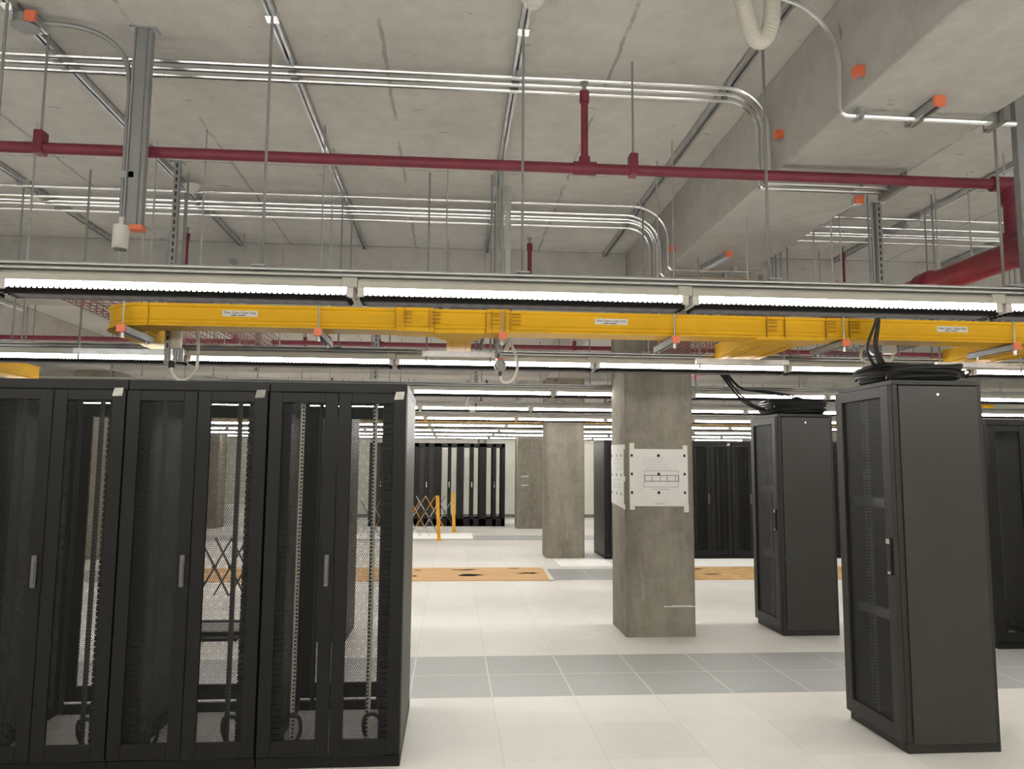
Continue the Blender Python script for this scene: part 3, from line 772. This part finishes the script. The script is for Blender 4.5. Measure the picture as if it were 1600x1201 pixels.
# back rack row right of the columns
BX = [2.79 + .79*i for i in range(6)]
pos = ['leftmost, peeping out left of the papered column', 'second, right of the papered column', 'third, left of the dark single rack', 'fourth, behind the dark single rack', 'fifth, between the two tall single racks', 'sixth, behind the tall near rack']
for x, lb in zip(BX, pos):
    o = dup(wide, (x, 13.8, 0), 'black mesh-door rack of the back right row, ' + lb, group='back right rack row')
    MB().box(.015, .77, .86, .88, .07, 2.08).build('blank_panel', 'rack_black', o)
# bright fittings glinting inside
# far see-through rack row
def make_open():
    r = thing('open_rack', '', 'server rack'); Wd, Hh, D = .615, 2.25, .9
    for y in (0, D-.05):
        m = MB().box(0, .10, y, y+.05, 0, Hh).box(Wd-.10, Wd, y, y+.05, 0, Hh).box(0, Wd, y, y+.05, Hh-.10, Hh).box(0, Wd, y, y+.05, 0, .2)
        m.box(.27, .37, y, y+.05, 0, Hh)
        m.build('door_frame', 'rack_black', r, bevel=.004)
    MB().box(0, Wd, .05, D-.05, Hh-.05, Hh).build('roof', 'rack_black', r)
    MB().box(0, .012, .05, D-.05, 0, Hh-.05).build('side_panel', 'rack_black', r)
    MB().box(.31, .325, -.02, 0, 1.05, 1.2).build('handle', 'chrome', r)
    return r
op = make_open()
OX = [1.49-.617*(i+1) for i in range(6)]
ol = ['rightmost', 'second from the right', 'third from the right, behind the barrier posts', 'fourth from the right, behind the barrier lattice', 'fifth from the right, seen through rack doors', 'sixth from the right']
for k, (x, lb) in enumerate(zip(OX, ol)):
    lb = 'tall black rack of the far row, ' + lb
    if k == 0: op.location = (x, 21.05, 0); op['label'] = lb; o = op; op['group'] = 'far rack row'
    else: o = dup(op, (x, 21.05, 0), lb)
    if k >= 3:
        MB().box(.09, .53, .06, .075, .15, 2.16).build('blank_panel', 'rack_charcoal', o)

# ------------------------------------------------------------------ single racks with mesh door on the left side
def make_single(H=2.22):
    r = thing('single_rack', '', 'server rack'); Wx, D = .58, .65
    m = MB().box(.0, Wx, 0, D, H-.03, H)
    m.box(0, Wx, 0, .03, 0, .07).box(0, Wx, D-.03, D, 0, .07).box(0, .03, .03, D-.03, 0, .07).box(Wx-.03, Wx, .03, D-.03, 0, .07)
    for x in (.0, Wx-.035):
        for y in (0, D-.035): m.box(x, x+.035, y, y+.035, .07, H-.03)
    m.build('frame', 'rack_charcoal', r, bevel=.003)
    MB().box(.036, Wx-.03, -.010, .006, .055, H-.036).build('side_panel', 'rack_side', r, bevel=.004)
    MB().box(.036, Wx-.03, D-.006, D+.010, .055, H-.036).build('side_panel', 'rack_side', r, bevel=.004)
    MB().box(Wx-.008, Wx, .035, D-.035, .06, H-.03).build('rear_panel', 'rack_charcoal', r)
    MB().cyl((.285, -.018, H-.09), (.285, -.01, H-.09), .008, 14).build('lock', 'chrome', r, smooth=True)
    st, z0, z1 = .085, .06, H-.035
    m = MB().box(-.03, 0, .003, .003+st, z0, z1).box(-.03, 0, D-.003-st, D-.003, z0, z1).box(-.03, 0, st, D-st, z1-.07, z1).box(-.03, 0, st, D-st, z0, z0+.09)
    d = m.build('door', 'rack_charcoal', r, bevel=.003)
    MB().add([(-.012, st, z0+.09), (-.012, D-st, z0+.09), (-.012, D-st, z1-.07), (-.012, st, z1-.07)], [(0, 1, 2, 3)]).build('mesh_panel', 'mesh_side', d)
    h = MB().box(-.045, -.03, .028, .056, 1.03, 1.25)
    h.build('handle', 'rubber_black', d, bevel=.004)
    h = MB().box(-.049, -.045, .026, .058, 1.215, 1.245).box(-.049, -.045, .03, .05, 1.035, 1.05)
    h.build('lock', 'chrome', d)
    for x in (.10, .45):
        for y in (.10, .52): MB().box(x, x+.04, y, y+.03, .07, H-.03).build('mounting_rail', 'punched_zinc', r)
    m = MB()
    for z in (.72, 1.42): m.box(.06, .09, .04, D-.04, z, z+.06); 
    m.build('bracket', 'galvanised', r)
    return r
single = make_single()
single.location = (2.712, 4.489, 0); single['label'] = 'tall near charcoal rack on the right with mesh side door'; single['group'] = 'single racks standing apart'
dup(single, (3.332, 7.567, 0), 'dark single rack between the papered column and the tall near rack')
dup(single, (-1.55, 7.53, 0), 'dark single rack seen through the right end doors of the left row')
# third one at the right edge shows a mesh front
o = dup(wide, (5.11, 6.93, 0), 'black mesh-door rack cut by the right picture edge', group='rack at the right edge')

def cable_bundle(x, y, z, rise, label, nl=16, w=.29, d=.24, h=.085):
    t = thing('cable_coil', label, 'cables', (x, y, z)); m = MB()
    for i in range(nl):
        a = w*random.uniform(.80, 1.0); b = d*random.uniform(.72, 1.0); zz = .026 + h*i/nl
        cx, cy = random.uniform(-.015, .015), random.uniform(-.02, .02); ph = random.uniform(0, 6)
        pts = []
        for k in range(26):
            th = 2*PI*k/26; q = 4.0
            ct, st_ = math.cos(th), math.sin(th)
            pts.append((cx+a*math.copysign(abs(ct)**(2/q), ct), cy+b*math.copysign(abs(st_)**(2/q), st_), zz + .008*math.sin(3*th+ph)))
        m.tube(pts, .013, 6, True)
    for i in range(8):                               # strands filling the middle
        yy = -d*.8+i*d*1.6/7
        m.tube([(-w*.9, yy, .02+random.uniform(0, h*.6)), (0, yy+random.uniform(-.03, .03), .03+random.uniform(0, h*.6)), (w*.9, yy, .02+random.uniform(0, h*.6))], .014, 6)
    m.build('coil', 'cable_black', t, smooth=True)
    for i, ctrl in enumerate(rise):
        MB().tube(spline(ctrl, 7), .0065, 6).build('cable', 'cable_black', t, smooth=True)
    return t
random.seed(11)
def jit(p, s): return tuple(c + random.uniform(-s, s) for c in p)
rise = []
for i in range(12):
    k = i-5.5; dd = .007*k
    left = -.035 if i < 3 else 0.0
    rise.append([(-.60, -.14+dd, .60), (-.33, -.16+dd, .575), (-.282+dd*.7, -.17+dd, .44), (-.318+dd*.9+left, -.18+dd, .24),
                 jit((-.29+dd*1.2+left, -.17+dd, .15), .012), jit((-.17+dd, -.08, .06), .02), (.03+dd, -.02, .05)])
rise.append([(.2, -.1, .06), (.33, -.12, .09), (.37, -.1, .085), (.36, -.05, .06), (.22, .0, .04)])
cable_bundle(3.01, 4.80, 2.22, rise, 'black cable coil on the tall near rack, bundle rising past the yellow runner')
random.seed(5)
rise = []
for i in range(9):
    k = i-4; dd = .012*k
    if i < 6:
        rise.append([(-.80+dd, .0, .55), (-.72+dd, -.02, .42), jit((-.62+dd, -.04, .27), .015), jit((-.50+dd*1.5, -.05, .16), .02), jit((-.36+dd, -.05, .075), .02), (-.12, 0, .05)])
    else:
        rise.append([(-.80+dd, .0, .55), (-.71+dd, -.02, .40), (-.58+dd, -.03, .28), (-.35, -.04, .185+.01*i), (-.05+dd, -.05, .135+.01*i), (.22+dd, -.04, .11), (.27, .02, .05)])
cable_bundle(3.63, 7.90, 2.22, rise, 'black cable coil on the dark single rack, loose strands curving up left', nl=20, w=.31, d=.27, h=.13)
# tray the far strands come from
basket(2.5, 2.86, 7.4, 8.15, 2.745, 'basket_dark', 'short dark wire basket where the farther rack\'s cables start')

# ------------------------------------------------------------------ drawings taped to the column
yF = 7.58; t = thing('drawing_sheet', 'printed plan sheet taped to the front of the nearest column', 'paper', (2.085, yF, 1.56))
MB().box(-.297, .300, -.003, -.0005, -.285, .285).build('sheet', 'paper', t)
for dx in (-.276, 0, .265):
    for dz in (.22, .035, -.15): MB().box(dx-.013 + (.004 if dx else 0), dx+.013, -.004, -.003, dz-.013, dz+.013).build('square_mark', 'ink', t)
m = MB()
for z in (.065, .055 if 0 else .018, -.04, -.095): m.box(-.145, .205, -.004, -.003, z, z+.003 if z in (.065, -.095) else z+.006)
for x in (-.143, -.07, .015, .085, .17, .203): m.box(x, x+.005, -.004, -.003, -.04, .02)
for x in (-.15, .2): m.box(x, x+.003, -.004, -.003, -.095, .068)
m.build('plan_outline', 'ink_mid', t)
m = MB(); random.seed(3)
for i in range(14):
    z = .20-.017*i
    if -.1 < z < .07: continue
    m.box(-.18+random.uniform(0, .06), .16-random.uniform(0, .16), -.0038, -.003, z, z+.002)
for i in range(18): m.box(-.19+.011*(i % 4), -.187+.011*(i % 4), -.0038, -.003, -.12+.01*i, -.112+.01*i)
for i in range(11): m.box(-.07+.017*i, -.058+.017*i, -.0038, -.003, -.121, -.113)
for i in range(7): m.box(-.04+.015*i, -.03+.015*i, -.0038, -.003, -.258, -.252)
m.box(-.055, .06, -.0038, -.003, -.266, -.2635)
m.build('small_print', 'ink_faint', t)
for dx, z0, z1 in ((-.297, .27, .345), (.25, .27, .325), (-.297, -.32, -.27), (.255, -.345, -.27)):
    MB().box(dx, dx+.05, -.0045, -.003, z0, z1).build('tape', 'masking_tape', t)
t = thing('drawing_sheet', 'second plan sheet taped round the left side of the nearest column', 'paper', (CX0, 7.93, 1.58))
MB().add([(-.002, -.285, -.335), (-.002, .31, -.30), (-.004, .30, .32), (-.002, -.285, .31),
          (-.0005, -.285, -.335), (-.0005, .31, -.30), (-.0005, .30, .32), (-.0005, -.285, .31)],
         [(0, 1, 2, 3), (7, 6, 5, 4), (0, 4, 5, 1), (1, 5, 6, 2), (2, 6, 7, 3), (3, 7, 4, 0)]).build('sheet', 'paper', t)
for dy in (-.18, .04, .27):
    for dz in (.20, .0, -.19): MB().box(-.006, -.004, dy-.012, dy+.012, dz-.013, dz+.013).build('square_mark', 'ink', t)
m = MB()
for z in (.16, .12, .06, -.05, -.10, -.13): m.box(-.0055, -.004, -.2, .2, z, z+.0025)
m.build('small_print', 'ink_faint', t)
for z in (.26, -.06, -.34): MB().box(-.004, -.0005, -.345, -.27, z, z+.05).build('tape', 'masking_tape', t)

# ------------------------------------------------------------------ things on the floor far off
def hole(parent, x, y, rx, ry, seed):
    random.seed(seed); n = 14
    pts = [(x+rx*math.cos(2*PI*i/n)*random.uniform(.55, 1.15), y+ry*math.sin(2*PI*i/n)*random.uniform(.4, 1.2)) for i in range(n)]
    MB().prism(pts, 'z', .0135, .0145).build('torn_hole', 'void_black', parent)
t = thing('hardboard_sheet', 'brown hardboard covering the grey tiles left of the column, torn holes in it', 'board', (0, 0, 0))
MB().box(-4.6, 1.49, 11.27, 12.62, 0, .013).build('board', 'hardboard', t)
MB().add([(1.46, 11.25, .0135), (1.53, 11.25, .0135), (1.56, 12.62, .0135), (1.51, 12.62, .0135), (1.46, 11.25, .0155), (1.53, 11.25, .0155), (1.56, 12.62, .0155), (1.51, 12.62, .0155)],
         [(3, 2, 1, 0), (4, 5, 6, 7), (0, 1, 5, 4), (1, 2, 6, 5), (2, 3, 7, 6), (3, 0, 4, 7)]).build('tape', 'masking_tape', t)
for i, (x, y, rx, ry) in enumerate(((.33, 11.78, .20, .13), (.25, 12.35, .26, .07), (1.22, 11.95, .17, .09), (1.05, 12.5, .1, .04), (-.52, 11.7, .06, .05), (-.5, 12.3, .07, .05), (-1.6, 11.9, .2, .1))): hole(t, x, y, rx, ry, i)
t = thing('hardboard_sheet', 'brown strand board on the floor right of the column', 'board', (0, 0, 0))
MB().box(2.7, 7.2, 11.27, 12.62, 0, .013).build('board', 'strand_board', t)
for i, (x, y, rx, ry) in enumerate(((4.0, 12.35, .12, .06), (4.05, 11.75, .16, .05), (5.35, 11.8, .30, .05), (5.55, 12.2, .25, .04), (6.6, 12.3, .2, .05))): hole(t, x, y, rx, ry, 20+i)
tag(MB().box(-2.8, .53, 17.45, 18.92, 0, .012).build('floor_sheet', 'white_sheet'), 'bright white sheet on the floor under the barriers', 'sheet')
tag(MB().box(1.83, 2.75, 12.72, 13.7, 0, .012).build('floor_sheet', 'white_sheet'), 'bright white sheet on the floor in front of the second column', 'sheet')
tag(MB().box(3.0, 7.2, 12.66, 13.72, 0, .012).build('floor_sheet', 'white_sheet'), 'bright white sheet along the foot of the back rack row', 'sheet')

def barrier(p, q, n, h, label, posts=(1,), colors=('barrier_black', 'barrier_yellow'), lean=0.0):
    """folding lattice from p to q with n crossings, posts at the ends named"""
    P, Q = Vector((*p, 0)), Vector((*q, 0)); t = thing('folding_barrier', label, 'barrier', P); D = Q-P; L = D.length; d = D/L
    nrm = Vector((-d.y, d.x, 0)); s = L/n
    for i in range(n-1):
        for k in (0, 1):
            a = d*(s*i) + nrm*(.012 if k else -.012); b = d*(s*(i+2)) + nrm*(.012 if k else -.012)
            za, zb = (.10, h*.90) if k else (h*.90, .10)
            c = colors[(i+k) % len(colors)]
            MB().bar(a+Vector((0, 0, za)), b+Vector((0, 0, zb)), .012, .035, nrm).build('lattice_bar', c, t)
        c = d*(s*(i+1)); zc = (.10+h*.90)/2
        MB().cyl(c+nrm*-.03+Vector((0, 0, zc)), c+nrm*.03+Vector((0, 0, zc)), .02, 10).build('pivot', 'rubber_black', t)
    for e in posts:
        b = d*(L*e)
        MB().bar(b, b+Vector((lean, 0, h)), .075, .075).build('post', 'barrier_yellow', t)
        MB().box(b.x-.07, b.x+.07, b.y-.07, b.y+.07, 0, .03).build('foot', 'barrier_yellow', t)
    return t
barrier((-1.95, 17.0), (-.24, 17.19), 8, .98, 'folding barrier ending in the nearer yellow post', (1,), ('barrier_black', 'barrier_white', 'barrier_yellow'), -.05)
barrier((-1.1, 19.5), (.10, 19.27), 5, .98, 'folding barrier ending in the farther yellow post', (1,), ('barrier_black', 'barrier_white', 'barrier_yellow'), -.04)
barrier((-3.0, 9.6), (-2.05, 9.5), 5, .86, 'black folding barrier seen through the middle rack\'s doors', (1,), ('barrier_black',), 0)
def door_panel(x, y, z, label):
    t = thing('loose_rack_door', label, 'panel', (x, y, z))
    m = MB().box(0, .9, 0, .06, 0, .03).box(0, .9, .54, .6, 0, .03).box(0, .07, .06, .54, 0, .03).box(.83, .9, .06, .54, 0, .03)
    m.build('frame', 'rack_black', t)
    MB().box(.07, .83, .06, .54, .012, .016).build('mesh_panel', 'plate_grey', t)
door_panel(-2.9, 7.6, 0, 'loose black rack door lying lowest behind the left row')
door_panel(-2.86, 7.72, .03, 'loose black rack door lying on another behind the left row')
t = thing('storage_tub', 'white tub far behind the middle rack\'s doors', 'tub', (-6.2, 22.5, 0))
MB().tube([(0, 0, 0), (0, 0, .1), (0, 0, .45), (0, 0, .47)], [.32, .38, .45, .46], 24).build('body', 'white_sheet', t, smooth=True)
MB().tube([(.46*math.cos(2*PI*i/24), .46*math.sin(2*PI*i/24), .46) for i in range(24)], .012, 6, True).build('rim', 'white_plastic', t, smooth=True)
t = thing('wall_box', 'small beige box on the far wall above the far racks', 'box', (.98, Y1, 2.42))
MB().box(-.13, .13, -.06, 0, -.1, .1).build('body', 'plate_grey', t, bevel=.01)
MB().box(-.07, .07, -.065, -.06, -.05, .05).build('cover', 'trunk_white', t)
